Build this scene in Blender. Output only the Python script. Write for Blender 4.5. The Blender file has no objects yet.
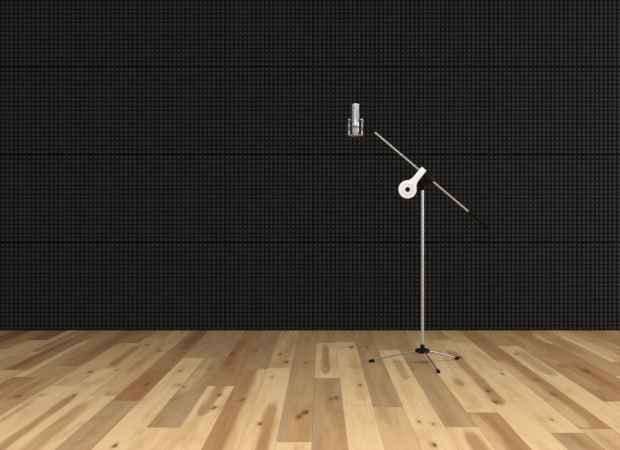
import bpy, bmesh, math, random
from mathutils import Vector, Matrix

S = bpy.context.scene
COL = S.collection
F = 900.0            # focal length in pixels of a 620-wide frame
H = 0.952            # camera height
WALL = 7.697         # distance camera -> face of the back wall
FLOOR_TOP = 0.0

# ------------------------------------------------------------------ helpers
def lin(c):
    return tuple(((v/255)/12.92 if v/255 <= .04045 else ((v/255+.055)/1.055)**2.4) for v in c)

def obj(name, bm, mat, parent=None, smooth=False):
    me = bpy.data.meshes.new(name)
    bmesh.ops.recalc_face_normals(bm, faces=bm.faces[:])
    bm.to_mesh(me); bm.free()
    if smooth:
        for p in me.polygons: p.use_smooth = True
        me.set_sharp_from_angle(angle=math.radians(40))
    o = bpy.data.objects.new(name, me)
    if mat: me.materials.append(mat)
    COL.objects.link(o)
    if parent: o.parent = parent
    return o

def thing(name, label, cat, loc=(0, 0, 0)):
    o = bpy.data.objects.new(name, None)
    o.empty_display_size = .1
    o.location = loc
    o['label'] = label; o['category'] = cat
    COL.objects.link(o)
    return o

def frame_of(d):
    d = d.normalized()
    a = Vector((0, 0, 1)) if abs(d.z) < .9 else Vector((1, 0, 0))
    x = d.cross(a).normalized(); y = d.cross(x).normalized()
    return x, y

def tube(bm, pts, radii, n=20, cap=True):
    """swept tube along points with a radius for every point"""
    pts = [Vector(p) for p in pts]
    rings = []
    x = y = None
    for i, p in enumerate(pts):
        d = (pts[min(i+1, len(pts)-1)] - pts[max(i-1, 0)])
        d.normalize()
        if x is None: x, y = frame_of(d)
        else:
            x = (x - d*x.dot(d)).normalized(); y = d.cross(x).normalized()
        rings.append([bm.verts.new(p + (x*math.cos(2*math.pi*k/n) + y*math.sin(2*math.pi*k/n))*radii[i]) for k in range(n)])
    for a, b in zip(rings, rings[1:]):
        for k in range(n):
            bm.faces.new((a[k], a[(k+1) % n], b[(k+1) % n], b[k]))
    if cap:
        bm.faces.new(rings[0][::-1]); bm.faces.new(rings[-1])

def lathe(bm, prof, origin=(0, 0, 0), axis=(0, 0, 1), n=40):
    """profile of (radius, height) turned about an axis"""
    o = Vector(origin); ax = Vector(axis).normalized(); x, y = frame_of(ax)
    rings = []
    for r, h in prof:
        rings.append([bm.verts.new(o + ax*h + (x*math.cos(2*math.pi*k/n) + y*math.sin(2*math.pi*k/n))*max(r, 1e-4)) for k in range(n)])
    for a, b in zip(rings, rings[1:]):
        for k in range(n):
            bm.faces.new((a[k], a[(k+1) % n], b[(k+1) % n], b[k]))
    bm.faces.new(rings[0][::-1]); bm.faces.new(rings[-1])

def ring(bm, c, R, r, axis=(0, 0, 1), n=48, m=10):
    c = Vector(c); ax = Vector(axis).normalized(); x, y = frame_of(ax)
    g = []
    for i in range(n):
        a = 2*math.pi*i/n; e = x*math.cos(a) + y*math.sin(a)
        g.append([bm.verts.new(c + e*(R + r*math.cos(2*math.pi*j/m)) + ax*r*math.sin(2*math.pi*j/m)) for j in range(m)])
    for i in range(n):
        for j in range(m):
            bm.faces.new((g[i][j], g[(i+1) % n][j], g[(i+1) % n][(j+1) % m], g[i][(j+1) % m]))

def box(bm, lo, hi, bev=0):
    r = bmesh.ops.create_cube(bm, size=1)
    lo, hi = Vector(lo), Vector(hi)
    for v in r['verts']:
        v.co = Vector(((lo[i]+hi[i])/2 + v.co[i]*(hi[i]-lo[i]) for i in range(3)))
    if bev:
        es = list({e for v in r['verts'] for e in v.link_edges})
        bmesh.ops.bevel(bm, geom=es, offset=bev, segments=3, affect='EDGES', profile=.5)

# ------------------------------------------------------------------ materials
def material(name, color, rough=.5, metal=0.0, spec=.5):
    m = bpy.data.materials.new(name); m.use_nodes = True
    b = m.node_tree.nodes['Principled BSDF']
    b.inputs['Base Color'].default_value = (*color, 1)
    b.inputs['Roughness'].default_value = rough
    b.inputs['Metallic'].default_value = metal
    b.inputs['Specular IOR Level'].default_value = spec
    return m, m.node_tree, b

def speckle(m, nt, b, scale, lo, hi, bump=0.0, dist=.001):
    """small procedural tone variation plus optional bump"""
    tc = nt.nodes.new('ShaderNodeTexCoord')
    no = nt.nodes.new('ShaderNodeTexNoise'); no.inputs['Scale'].default_value = scale
    nt.links.new(tc.outputs['Object'], no.inputs['Vector'])
    rp = nt.nodes.new('ShaderNodeValToRGB')
    rp.color_ramp.elements[0].position = .3; rp.color_ramp.elements[1].position = .7
    rp.color_ramp.elements[0].color = (*lo, 1); rp.color_ramp.elements[1].color = (*hi, 1)
    nt.links.new(no.outputs['Fac'], rp.inputs['Fac'])
    nt.links.new(rp.outputs['Color'], b.inputs['Base Color'])
    if bump:
        bp = nt.nodes.new('ShaderNodeBump'); bp.inputs['Strength'].default_value = bump
        bp.inputs['Distance'].default_value = dist
        nt.links.new(no.outputs['Fac'], bp.inputs['Height'])
        nt.links.new(bp.outputs['Normal'], b.inputs['Normal'])

FOAM, nt, b = material('black_foam', (.02, .02, .02), .95, 0, .15)
speckle(FOAM, nt, b, 90, (.0260, .0256, .0246), (.0365, .0360, .0347), .3, .002)
PAINT, nt, b = material('black_wall_paint', (.01, .01, .01), .9, 0, .1)
speckle(PAINT, nt, b, 12, (.007, .007, .007), (.010, .010, .009))
CHROME, nt, b = material('satin_chrome', (.6, .6, .6), .42, .6)
speckle(CHROME, nt, b, 40, (.47, .48, .49), (.51, .52, .53))
BLACK, nt, b = material('black_plastic', (.003, .003, .003), .6, 0, .12)
speckle(BLACK, nt, b, 60, (.0025, .0025, .0025), (.004, .004, .004))
RUBBER, nt, b = material('black_rubber', (.004, .004, .004), .8, 0, .1)
speckle(RUBBER, nt, b, 80, (.003, .003, .003), (.005, .005, .005), .2)
WHITE, nt, b = material('white_enamel', (.86, .86, .85), .4)
speckle(WHITE, nt, b, 30, (.85, .875, .89), (.88, .905, .92))
GREY, nt, b = material('grey_enamel', (.4, .4, .4), .4)
speckle(GREY, nt, b, 30, (.60, .60, .60), (.64, .64, .64))
NICKEL, nt, b = material('brushed_nickel', (.8, .8, .79), .33, .6)
speckle(NICKEL, nt, b, 70, (.60, .61, .62), (.65, .66, .67))
STEEL, nt, b = material('dull_steel', (.4, .4, .4), .4, .8)
speckle(STEEL, nt, b, 70, (.30, .30, .305), (.36, .36, .365))
# woven wire of the microphone head
GRILLE, nt, b = material('wire_grille', (.5, .5, .5), .38, .6)
tc = nt.nodes.new('ShaderNodeTexCoord'); wv = nt.nodes.new('ShaderNodeTexWave')
wv.bands_direction = 'Z'; wv.inputs['Scale'].default_value = 110
nt.links.new(tc.outputs['Object'], wv.inputs['Vector'])
rp = nt.nodes.new('ShaderNodeValToRGB')
rp.color_ramp.elements[0].color = (.34, .34, .34, 1); rp.color_ramp.elements[1].color = (.66, .66, .67, 1)
nt.links.new(wv.outputs['Fac'], rp.inputs['Fac']); nt.links.new(rp.outputs['Color'], b.inputs['Base Color'])
bp = nt.nodes.new('ShaderNodeBump'); bp.inputs['Strength'].default_value = .5; bp.inputs['Distance'].default_value = .001
nt.links.new(wv.outputs['Fac'], bp.inputs['Height']); nt.links.new(bp.outputs['Normal'], b.inputs['Normal'])

# ------------------------------------------------------------------ wooden floor
L, T, M, G, B, R, D = 'LTMGBRD'
TONES = {L: (224, 191, 142), T: (208, 173, 125), M: (190, 154, 109), G: (180, 148, 108),
         B: (176, 136, 93), R: (166, 119, 78), D: (150, 110, 77)}
# rows of planks from left to right.  Each row: planks from the wall to the viewer,
# (row of the near end joint, tone, streak, knots); streak = (across, half width, far, near, tone)
# and knots = (across, along, radius in m).  "along" numbers are floor depths coded by dep().
def dep(v): return F*H/(v-219.0)
PL = {
 -19: [(352, B, None, ()), (999, T, None, ())],
 -18: [(345, D, None, ()), (999, M, None, ())],
 -17: [(349, B, None, ()), (999, T, None, ())],
 -16: [(340, D, None, ()), (365, T, None, ()), (999, M, None, ())],
 -15: [(356, T, (.7, .25, 330, 352, B), ()), (999, M, None, ())],
 -14: [(370, B, (.3, .2, 340, 372, D), ()), (999, T, None, ())],
 -13: [(377, M, (.13, .20, 340, 380, L), ()), (999, B, (.6, .2, 378, 470, M), ())],
 -12: [(366, B, (.6, .35, 328, 356, R), ()), (999, M, (.4, .2, 380, 402, B), ((.5, 396, .016),))],
 -11: [(343, B, None, ()), (386, T, None, ((.75, 372, .014),)), (999, L, (.3, .12, 400, 425, M), ((.3, 395, .014),))],
 -10: [(338, M, None, ()), (368, T, (.25, .2, 345, 366, B), ((.6, 345, .015),)),
       (999, L, (.42, .19, 394, 470, B), ((.42, 395, .012), (.75, 370, .018)))],
 -9: [(396, T, (.3, .17, 342, 372, M), ((.55, 351, .014), (.6, 394, .012))), (999, L, (.28, .28, 402, 470, M), ())],
 -8: [(352, B, (.6, .3, 330, 350, D), ()), (400.5, B, (.55, .55, 370, 402, R), ((.6, 384, .015), (.85, 350, .03))), (999, G, (.72, .16, 405, 470, M), ())],
 -7: [(358, M, (.6, .2, 340, 357, G), ()), (999, L, None, ((.45, 371, .013), (.85, 385, .018), (.55, 446, .012)))],
 -6: [(338, M, None, ()), (427.5, G, (.3, .25, 356, 392, T), ((.12, 387, .012),)), (999, L, None, ())],
 -5: [(386, B, (.2, .3, 340, 366, R), ((.1, 354, .02),)), (999, L, (.47, .22, 378, 416, B), ((.62, 395, .012), (.72, 408, .014)))],
 -4: [(369, G, None, ((.12, 350, .014),)), (999, B, (.92, .30, 366, 470, L), ((.5, 400, .015),))],
 -3: [(368, T, (.8, .2, 335, 358, M), ((.35, 354, .013), (.75, 362, .017))), (999, L, (.62, .22, 402, 470, B), ((.38, 424, .011), (.3, 377, .011)))],
 -2: [(342, M, None, ()), (442, M, (.15, .15, 340, 445, G), ((.75, 412, .016), (.55, 417, .014), (.55, 363, .012))), (999, L, (.6, .12, 445, 470, M), ())],
 -1: [(343, M, None, ()), (378, L, (.45, .16, 345, 374, B), ()), (999, G, (.65, .3, 412, 470, M), ((.82, 398, .017), (.6, 399, .012)))],
 0: [(342, M, None, ()), (999, L, (.70, .28, 356, 401, T), ((.3, 347, .018), (.75, 347, .018), (.75, 385, .012)))],
 1: [(407, G, (.6, .3, 345, 375, M), ((.5, 347, .012),)), (999, T, (.3, .2, 405, 425, M), ())],
 2: [(350, M, None, ()), (999, L, (.62, .22, 358, 380, M), ((.72, 424, .014), (.3, 422, .010), (.42, 445, .012)))],
 3: [(352, M, None, ()), (427, G, (.75, .2, 380, 430, M), ()), (999, L, (.62, .26, 430, 480, B), ())],
 4: [(354, T, None, ()), (412.6, L, (.6, .25, 378, 386, M), ()), (999, B, (.12, .25, 413, 480, T), ())],
 5: [(340, M, None, ()), (999, L, (.38, .26, 350, 405, B), ((.4, 391, .016), (.25, 402, .018), (.6, 357, .018)))],
 6: [(343, T, None, ()), (433, L, (.7, .2, 350, 372, T), ((.5, 420, .011), (.62, 374, .012))), (999, G, (.6, .25, 435, 480, B), ())],
 7: [(350, B, None, ()), (429, B, (.18, .32, 360, 428, T), ((.7, 380, .015), (.6, 394, .016))), (999, T, (.3, .2, 430, 480, M), ())],
 8: [(346, M, None, ()), (999, L, (.6, .3, 350, 376, M), ((.35, 354, .014),))],
 9: [(363, M, (.3, .2, 335, 348, B), ()), (401.5, B, (.45, .25, 355, 390, M), ((.5, 366, .017),)), (999, L, None, ())],
 10: [(344, B, (.9, .25, 334, 344, L), ()), (999, B, (.2, .2, 362, 390, R), ((.23, 371, .02),))],
 11: [(376, M, (.5, .3, 340, 355, B), ()), (999, L, None, ())],
 12: [(362, T, (.2, .2, 335, 372, L), ()), (999, M, None, ())],
 13: [(353, M, None, ()), (999, B, None, ())],
 14: [(345, B, None, ()), (999, D, None, ())],
 15: [(340, M, None, ()), (999, B, None, ())],
 16: [(342, B, None, ()), (999, T, None, ())],
}
random.seed(11)
W = .159*H
X0 = .118*H
NEAR = 1.2
me = bpy.data.meshes.new('floor')
verts, faces, uvs, att = [], [], [], []
for k in range(-24, 24):
    x0, x1 = X0 + k*W, X0 + (k+1)*W
    rows = PL.get(k)
    if rows is None:
        rows = [(random.uniform(336, 350), random.choice('TMGB'), None, ()), (random.uniform(362, 400), random.choice('LTMG'), None, ()), (999, random.choice('LTMB'), None, ())]
    far = WALL + .12
    for (end, tone, st, kn) in rows:
        near = NEAR if end == 999 else dep(end)
        n = len(verts)
        verts += [(x0, near, 0), (x1, near, 0), (x1, far, 0), (x0, far, 0)]
        faces.append((n, n+1, n+2, n+3))
        uvs += [(0, near), (1, near), (1, far), (0, far)]
        c = lin(TONES[tone])
        if st: s1 = (st[0], st[1], 1); s2 = (dep(st[2]), dep(st[3]), 0); sc = lin(TONES[st[4]])
        else: s1 = (.5, .1, 0); s2 = (9, 0, 0); sc = c
        ks = [(a, dep(v), r) for a, v, r in kn] + [(.5, -50, .01)]*3
        att.append((c, sc, s1, s2, ks[0], ks[1], ks[2], (random.random()*50, near, far)))
        far = near
# thickness of the boards: a skirt and an underside
xa, xb, ya, yb = X0 - 24*W, X0 + 24*W, NEAR, WALL + .12
n = len(verts)
verts += [(xa, ya, -.02), (xb, ya, -.02), (xb, yb, -.02), (xa, yb, -.02), (xa, ya, 0), (xb, ya, 0), (xb, yb, 0), (xa, yb, 0)]
for q in ((0, 3, 2, 1), (0, 1, 5, 4), (1, 2, 6, 5), (2, 3, 7, 6), (3, 0, 4, 7)):
    faces.append(tuple(n+i for i in q)); uvs += [(.5, 1)]*4
    c = lin(TONES[M]); att.append((c, c, (.5, .1, 0), (9, 0, 0), (.5, -50, .01), (.5, -50, .01), (.5, -50, .01), (0, 0, 9)))
me.from_pydata(verts, [], faces)
uv = me.uv_layers.new(name='UVMap')
for i, u in enumerate(uvs): uv.data[i].uv = u
for j, nm in enumerate(('tone', 'streak_tone', 'streak_a', 'streak_b', 'knot_a', 'knot_b', 'knot_c', 'seed')):
    a = me.attributes.new(nm, 'FLOAT_VECTOR', 'FACE')
    for i, row in enumerate(att): a.data[i].vector = row[j]
floor = bpy.data.objects.new('floor', me); COL.objects.link(floor)
floor['kind'] = 'structure'

WOOD, nt, b = material('plank_wood', (.5, .4, .3), .5, 0, .22)
N = nt.nodes.new; LK = nt.links.new
def val(x):
    return x
def math_(op, a, bb=None, c=None, clamp=False):
    m = N('ShaderNodeMath'); m.operation = op; m.use_clamp = clamp
    for i, v in enumerate((a, bb, c)):
        if v is None: continue
        if isinstance(v, (int, float)): m.inputs[i].default_value = v
        else: LK(v, m.inputs[i])
    return m.outputs[0]
def smooth(x, lo, hi, t0=0.0, t1=1.0):
    m = N('ShaderNodeMapRange'); m.interpolation_type = 'SMOOTHSTEP'
    for nm, v in (('Value', x), ('From Min', lo), ('From Max', hi), ('To Min', t0), ('To Max', t1)):
        if isinstance(v, (int, float)): m.inputs[nm].default_value = v
        else: LK(v, m.inputs[nm])
    return m.outputs['Result']
def attr(nm):
    a = N('ShaderNodeAttribute'); a.attribute_name = nm
    s = N('ShaderNodeSeparateXYZ'); LK(a.outputs['Vector'], s.inputs[0])
    return a.outputs['Vector'], s.outputs[0], s.outputs[1], s.outputs[2]
def mix(fac, a, c, mode='MIX'):
    m = N('ShaderNodeMix'); m.data_type = 'RGBA'; m.blend_type = mode
    for i, v in ((0, fac), (6, a), (7, c)):
        if isinstance(v, (int, float)): m.inputs[i].default_value = v
        elif isinstance(v, tuple): m.inputs[i].default_value = (*v, 1)
        else: LK(v, m.inputs[i])
    return m.outputs[2]
uvn = N('ShaderNodeUVMap'); uvn.uv_map = 'UVMap'
sp = N('ShaderNodeSeparateXYZ'); LK(uvn.outputs[0], sp.inputs[0])
U, V = sp.outputs[0], sp.outputs[1]
_, seed, pnear, pfar = attr('seed')
def noise(su, sv, detail=3, rough=.55, dist=0.0):
    cb = N('ShaderNodeCombineXYZ')
    LK(math_('MULTIPLY', U, su), cb.inputs[0]); LK(math_('MULTIPLY', V, sv), cb.inputs[1]); LK(seed, cb.inputs[2])
    no = N('ShaderNodeTexNoise'); no.inputs['Scale'].default_value = 1; no.inputs['Detail'].default_value = detail
    no.inputs['Roughness'].default_value = rough; no.inputs['Distortion'].default_value = dist
    LK(cb.outputs[0], no.inputs['Vector'])
    return no.outputs['Fac']
n_mid = noise(2.2, 1.1, 3, .5, .4)
n_edge = noise(1.3, 1.0, 3)
n_fine = noise(16, 1.6, 4, .6)
n_fleck = noise(26, 3.2, 4, .7, .5)
n_pore = noise(60, 5, 3, .6)
n_blot = noise(1.4, 4.5, 3, .6, .3)
tone = attr('tone')[0]; stone = attr('streak_tone')[0]
_, sc, sw, sa = attr('streak_a')
_, sfar, snear, _z = attr('streak_b')
du = math_('ABSOLUTE', math_('SUBTRACT', math_('ADD', U, math_('MULTIPLY', math_('SUBTRACT', n_edge, .5), .42)), math_('SUBTRACT', sc, math_('MULTIPLY', math_('SUBTRACT', n_fine, .5), .16))))
dr = math_('DIVIDE', du, sw)
across = smooth(dr, .45, 1.35, 1, 0)
bend = math_('MULTIPLY', math_('MULTIPLY', dr, dr), .12)
m_near = smooth(math_('SUBTRACT', V, math_('ADD', snear, bend)), -.05, .05)
m_far = smooth(math_('SUBTRACT', math_('SUBTRACT', sfar, bend), V), -.10, .15)
smask = math_('MULTIPLY', math_('MULTIPLY', across, sa), math_('MULTIPLY', m_near, m_far))
col = mix(math_('MULTIPLY', smask, .92), tone, stone)
# figure of the wood
col = mix(smooth(n_mid, .44, .70, 0, .50), col, mix(1.0, col, (.76, .61, .49), 'MULTIPLY'))
col = mix(smooth(n_blot, .50, .74, 0, .42), col, mix(1.0, col, (.76, .66, .58), 'MULTIPLY'))
col = mix(smooth(n_fine, .35, .7, 0, .48), col, mix(1.0, col, (.80, .74, .68), 'MULTIPLY'))
col = mix(smooth(n_pore, .5, .75, 0, .20), col, mix(1.0, col, (.70, .62, .55), 'MULTIPLY'))
col = mix(smooth(n_fleck, .60, .74, 0, .38), col, mix(1.0, col, (.66, .55, .46), 'MULTIPLY'))
# knots
for nm in ('knot_a', 'knot_b', 'knot_c'):
    _, ku, kv, kr = attr(nm)
    wob = math_('MULTIPLY', math_('SUBTRACT', noise(7, 6, 4), .5), 3.4)
    a = math_('DIVIDE', math_('MULTIPLY', math_('SUBTRACT', U, ku), W), kr)
    c = math_('DIVIDE', math_('SUBTRACT', V, kv), math_('MULTIPLY', kr, 3.2))
    d = math_('ADD', math_('SQRT', math_('ADD', math_('MULTIPLY', a, a), math_('MULTIPLY', c, c))), wob)
    col = mix(smooth(d, .2, 2.6, .55, 0), col, mix(1.0, col, (.66, .50, .38), 'MULTIPLY'))
    col = mix(smooth(d, .0, 1.1, .85, 0), col, lin((94, 64, 42)))
# joints between boards
e1 = math_('MULTIPLY', math_('MINIMUM', U, math_('SUBTRACT', 1.0, U)), W)
e2 = math_('MINIMUM', math_('SUBTRACT', V, pnear), math_('SUBTRACT', pfar, V))
jm = math_('MAXIMUM', smooth(e1, .0006, .0022, .42, 0), smooth(e2, .001, .006, .42, 0))
col = mix(jm, col, mix(1.0, col, (.42, .33, .27), 'MULTIPLY'))
LK(col, b.inputs['Base Color'])
LK(smooth(n_fine, .3, .7, .46, .58), b.inputs['Roughness'])
bp = N('ShaderNodeBump'); bp.inputs['Strength'].default_value = .12; bp.inputs['Distance'].default_value = .001
LK(n_fine, bp.inputs['Height']); LK(bp.outputs['Normal'], b.inputs['Normal'])
me.materials.append(WOOD)

# ------------------------------------------------------------------ back wall with foam panels
PANEL = .75
SEAM = -.068
NUB = 20
GAPW, GAPH = .004, .009
DEPTH = .032
bm = bmesh.new()
XL, XR = SEAM - 5*PANEL, SEAM + 5*PANEL
box(bm, (XL, WALL + .012, 0), (XR, WALL + .12, 3.15))
wall = obj('wall_back', bm, PAINT)
wall['kind'] = 'structure'

def panel_mesh():
    """one square of pyramid foam: 20 x 20 blunt pyramids on a backing slab"""
    bm = bmesh.new()
    sx, s = PANEL - GAPW, PANEL - GAPH; cw, c = sx/NUB, s/NUB; h = sx/2
    g = [[bm.verts.new((-h + i*cw, 0, j*c)) for j in range(NUB+1)] for i in range(NUB+1)]
    for i in range(NUB):
        for j in range(NUB):
            cx, cz = -h + (i+.5)*cw, (j+.5)*c
            tx, tz = cw*.23, c*.35
            q = [bm.verts.new((cx+a*tx, -DEPTH, cz+bb*tz)) for a, bb in ((-1, -1), (1, -1), (1, 1), (-1, 1))]
            base = [g[i][j], g[i+1][j], g[i+1][j+1], g[i][j+1]]
            bm.faces.new(q)
            for k in range(4):
                bm.faces.new((base[k], base[(k+1) % 4], q[(k+1) % 4], q[k]))
    # slab sides and back
    bk = [bm.verts.new(p) for p in ((-h, .012, 0), (h, .012, 0), (h, .012, s), (-h, .012, s))]
    bm.faces.new(bk)
    edges = [[g[i][0] for i in range(NUB+1)], [g[NUB][j] for j in range(NUB+1)],
             [g[NUB-i][NUB] for i in range(NUB+1)], [g[0][NUB-j] for j in range(NUB+1)]]
    for k, e in enumerate(edges):
        bm.faces.new([bk[k]] + e + [bk[(k+1) % 4]])
    return bm

first = None
for r in range(4):
    for c in range(10):
        if first is None:
            o = first = obj('acoustic_panel', panel_mesh(), FOAM, wall)
        else:
            o = first.copy(); COL.objects.link(o); o.parent = wall
        o.location = (XL + (c+.5)*PANEL, WALL, .006 + r*PANEL)

# ------------------------------------------------------------------ microphone stand
SX, SY = .664, 5.89
stand = thing('microphone_stand', 'chrome boom microphone stand on three splayed legs on the wooden floor', 'microphone stand', (SX, SY, 0))
# black hub the legs fold into
bm = bmesh.new()
lathe(bm, [(.012, .072), (.030, .074), (.044, .080), (.048, .087), (.048, .095), (.044, .101), (.020, .105), (.015, .109), (.014, .132), (.011, .136)])
hub = obj('base_hub', bm, BLACK, stand, True)
bm = bmesh.new()
ring(bm, (0, 0, .133), .0125, .0022)
obj('collar', bm, STEEL, hub, True)
# pole: outer tube with a slightly thinner inner tube above a locking nut
bm = bmesh.new()
lathe(bm, [(.0088, .118), (.0088, 1.16), (.0080, 1.165)], n=28)
obj('pole', bm, CHROME, stand, True)
# legs
feet = [(-.330, .080), (.255, .195), (.061, -.325)]
for fx, fy in feet:
    d = Vector((fx, fy, 0)).normalized()
    a = Vector((0, 0, .089)) + d*.030
    e = Vector((fx, fy, .011))
    bm = bmesh.new()
    p = [a, a.lerp(e, .25) + Vector((0, 0, .002)), a.lerp(e, .6) + Vector((0, 0, .002)), a.lerp(e, .97)]
    tube(bm, p, [.0056, .0054, .0052, .0050], 18)
    leg = obj('leg', bm, STEEL, stand, True)
    bm = bmesh.new()
    u = (e - a).normalized()
    tube(bm, [e - u*.022, e - u*.018, e + u*.006, e + u*.014, e + u*.017], [.0075, .0095, .0108, .0100, .0060], 20)
    obj('rubber_foot', bm, RUBBER, leg, True)

# boom: local coordinates in the upright plane through the pole
def q(px, py, dy=0):
    s = F/SY
    return Vector(((px-321)/s - SX, dy, H - (py-219)/s))
BOOM_Y = -.006
a, e = q(373.5, 131.4, BOOM_Y), q(469.5, 212.6, BOOM_Y)
ud = (e - a).normalized()
bm = bmesh.new(); tube(bm, [a, e], [.0062, .0062], 20)
boom = obj('boom_arm', bm, CHROME, stand, True)
# black rubber grip at the lower end
g = q(487.5, 228.4, BOOM_Y)
bm = bmesh.new()
tube(bm, [e - ud*.012, e - ud*.010, e + ud*.05, g - ud*.02, g - ud*.004, g], [.0078, .0088, .0090, .0092, .0086, .0050], 20)
obj('grip', bm, RUBBER, boom, True)
# black threaded swivel at the upper end
tip = q(366.2, 127.0, BOOM_Y)
bm = bmesh.new()
tube(bm, [a + ud*.012, a + ud*.010, a - ud*.012, a - ud*.014, tip], [.0080, .0098, .0098, .0068, .0064], 20)
obj('boom_swivel', bm, BLACK, boom, True)
# black clutch clamping pole and boom together
mid = q(426.0, 176.0, BOOM_Y)
bm = bmesh.new()
m0, m1 = q(419.2, 170.1, BOOM_Y), q(433.0, 181.8, BOOM_Y)
tube(bm, [m0, m0.lerp(m1, .06), m0.lerp(m1, .35), m0.lerp(m1, .8), m0.lerp(m1, .96), m1], [.013, .019, .028, .028, .019, .012], 28)
clutch = obj('boom_clutch', bm, BLACK, stand, True)
bm = bmesh.new()
lathe(bm, [(.010, 1.140), (.014, 1.144), (.0165, 1.16), (.024, 1.178), (.028, 1.205), (.024, 1.235)], n=28)
obj('clutch_socket', bm, BLACK, clutch, True)
bm = bmesh.new()
lathe(bm, [(.016, 0), (.016, .048), (.012, .052)], mid + Vector((0, .012, 0)), (0, 1, 0), 24)
obj('tension_knob', bm, BLACK, clutch, True)

# white lever: a round head with a shank running up to the clutch, extruded 10 mm
hc = q(406.9, 189.6); ec = q(423.3, 169.0)
ax = (ec - hc); ln = ax.length; ax.normalize(); sd = Vector((ax.z, 0, -ax.x))   # sd: to the lower right
RH = .0588; WS = .0205
out = []
t_end = math.radians(38)
# around the head, starting on the right of the shank
for i in range(49):
    an = t_end + (2*math.pi - 2*t_end)*i/48
    out.append((math.cos(an)*RH, math.sin(an)*RH))
def fillet(sign):
    p0 = (math.cos(t_end)*RH, sign*math.sin(t_end)*RH)
    p1 = (RH*1.08, sign*WS*1.06); p2 = (RH*1.55, sign*WS)
    return [((1-t)**2*p0[0] + 2*t*(1-t)*p1[0] + t*t*p2[0], (1-t)**2*p0[1] + 2*t*(1-t)*p1[1] + t*t*p2[1]) for t in [i/10 for i in range(1, 11)]]
left = fillet(-1); right = fillet(1)
tipc = [(ln - .003, -WS*.98), (ln, -WS*.85), (ln, WS*.85), (ln - .003, WS*.98)]
out = out + left + tipc + right[::-1]
LY0, LY1 = -.046, -.034
bm = bmesh.new()
def lp(p, y): 
    v = hc + ax*p[0] + sd*p[1]; return Vector((v.x, y, v.z))
f0 = [bm.verts.new(lp(p, LY0)) for p in out]; f1 = [bm.verts.new(lp(p, LY1)) for p in out]
ff = bm.faces.new(f0); bm.faces.new(f1[::-1])
nn = len(out)
for i in range(nn): bm.faces.new((f0[i], f0[(i+1) % nn], f1[(i+1) % nn], f1[i]))
bmesh.ops.recalc_face_normals(bm, faces=bm.faces[:])
bmesh.ops.bevel(bm, geom=list(ff.edges), offset=.0025, segments=3, affect='EDGES', profile=.5)
lever = obj('clutch_lever', bm, WHITE, stand, True)
lever['label'] = 'white lever with round head and ringed black centre'
hf = Vector((hc.x, LY0, hc.z))
bm = bmesh.new(); ring(bm, hf, .036, .0022, (0, 1, 0), 56, 10)
obj('head_ring', bm, GREY, lever, True)
bm = bmesh.new(); lathe(bm, [(.0150, -.001), (.0160, .003), (.0150, .006), (.008, .0075)], hf, (0, -1, 0), 36)
obj('centre_cap', bm, BLACK, lever, True)
# pivot bolt joining lever and clutch
pv = q(422.4, 172.2)
bm = bmesh.new(); lathe(bm, [(.009, 0), (.009, .032)], Vector((pv.x, -.036, pv.z)), (0, 1, 0), 24)
obj('pivot_bolt', bm, BLACK, clutch, True)

# ------------------------------------------------------------------ microphone and its cradle
def wq(px, py):
    v = q(px, py, 0); return v + Vector((SX, SY, 0))
mb = wq(355.5, 136.0)          # underside centre of the microphone
MH = .2085
mic = thing('microphone', 'silver cylindrical studio microphone standing upright in its cradle before the black wall', 'microphone', (mb.x, mb.y + BOOM_Y, mb.z))
R0 = .0242
bm = bmesh.new()
lathe(bm, [(.008, 0), (.016, .001), (.0205, .006), (.0232, .014), (R0, .020), (R0, .106), (.0236, .108)])
body = obj('body', bm, NICKEL, mic, True)
bm = bmesh.new()
lathe(bm, [(.0236, .106), (.0236, .198), (.0230, .202)])
obj('grille', bm, GRILLE, mic, True)
bm = bmesh.new()
lathe(bm, [(.0238, .199), (R0, .201), (R0, .2065), (.0235, .208), (.021, MH)])
obj('top_cap', bm, NICKEL, mic, True)
bm = bmesh.new()
for hz in (.130, .155, .180): ring(bm, (0, 0, hz), .0236, .0009)
obj('grille_band', bm, STEEL, mic, True)
bm = bmesh.new(); lathe(bm, [(.0100, 0), (.0100, .003), (.0085, .0045)], (0, -R0 + .0010, .060), (0, -1, 0), 28)
obj('badge', bm, STEEL, body, True)
bm = bmesh.new(); lathe(bm, [(.0075, 0), (.0075, .003), (.006, .0045)], (0, -R0 + .0010, .026), (0, -1, 0), 28)
obj('switch', bm, STEEL, body, True)

cr = thing('shock_mount', 'silver wire shock mount cradle around the microphone at the boom tip', 'shock mount', (mb.x, mb.y + BOOM_Y, mb.z))
RC = .0425
bm = bmesh.new(); ring(bm, (0, 0, .004), RC, .0034)
obj('lower_ring', bm, STEEL, cr, True)
bm = bmesh.new(); ring(bm, (0, 0, .056), RC, .0026)
obj('middle_ring', bm, BLACK, cr, True)
bm = bmesh.new(); ring(bm, (0, 0, .102), RC, .0026)
obj('upper_ring', bm, STEEL, cr, True)
for an in (8, 172, 188, 352):
    A = math.radians(an)
    cx, cy = math.cos(A)*RC, math.sin(A)*RC
    bm = bmesh.new()
    lathe(bm, [(.0050, -.002), (.0078, 0), (.0078, .022), (.0060, .026), (.0056, .046), (.0074, .050), (.0074, .062), (.0056, .066), (.0056, .092), (.0074, .096), (.0074, .110), (.005, .113)], (cx, cy, 0), n=18)
    obj('rod', bm, STEEL, cr, True)
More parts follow.
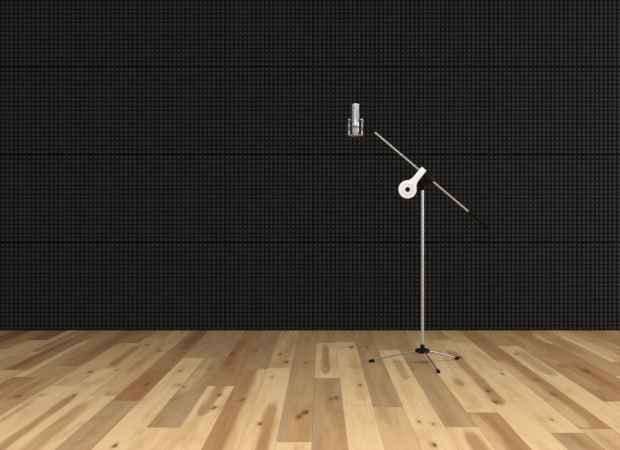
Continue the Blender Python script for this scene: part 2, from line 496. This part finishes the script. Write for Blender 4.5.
# elastic cords from the rings to the microphone
for an in (35, 145, 215, 325):
    A = math.radians(an); e0 = Vector((math.cos(A), math.sin(A), 0))
    for hz in (.004, .102):
        bm = bmesh.new()
        tube(bm, [e0*(RC) + Vector((0, 0, hz)), e0*(R0 + .001) + Vector((0, 0, hz + (.020 if hz < .05 else -.008)))], [.0017, .0017], 8)
        obj('elastic_cord', bm, BLACK, cr, True)
# black bracket reaching from the middle ring to the boom swivel
tw = tip + Vector((SX, SY, 0)) - cr.location
bm = bmesh.new()
tube(bm, [Vector((RC - .001, 0, .056)), Vector((RC + .012, 0, .060)), tw - ud*.006], [.0055, .0070, .0085], 16)
obj('bracket', bm, BLACK, cr, True)

# ------------------------------------------------------------------ light
w = bpy.data.worlds.new('World'); S.world = w; w.use_nodes = True
bg = w.node_tree.nodes['Background']
bg.inputs['Color'].default_value = (1, .995, .99, 1); bg.inputs['Strength'].default_value = .33

def area(name, loc, target, sx, sy, power, color=(1, 1, 1)):
    l = bpy.data.lights.new(name, 'AREA'); l.shape = 'RECTANGLE'; l.size = sx; l.size_y = sy
    l.energy = power; l.color = color
    o = bpy.data.objects.new(name, l); COL.objects.link(o)
    o.location = loc
    o.rotation_euler = (Vector(target) - Vector(loc)).to_track_quat('-Z', 'Y').to_euler()
    return o
area('ceiling_softbox', (.1, 1.5, 3.9), (.1, 2.9, 0), 4.0, 2.0, 256, (.985, .99, 1))
area('right_softbox', (5.0, 6.4, 1.55), (.6, 5.2, .7), .45, 2.0, 105, (.985, .99, 1))

# ------------------------------------------------------------------ camera
cd = bpy.data.cameras.new('Camera'); cam = bpy.data.objects.new('Camera', cd); COL.objects.link(cam)
cd.sensor_fit = 'HORIZONTAL'; cd.sensor_width = 36.0
cd.lens = F/620*36.0
cd.shift_x = (310 - 321)/620
cd.shift_y = (219 - 225)/620
cam.location = (0, 0, H); cam.rotation_euler = (math.radians(90), 0, 0)
cd.clip_start = .05
S.camera = cam
S.view_settings.view_transform = 'Standard'
S.view_settings.look = 'None'
S.view_settings.gamma = 1
S.view_settings.use_curve_mapping = False
S.view_settings.exposure = 0
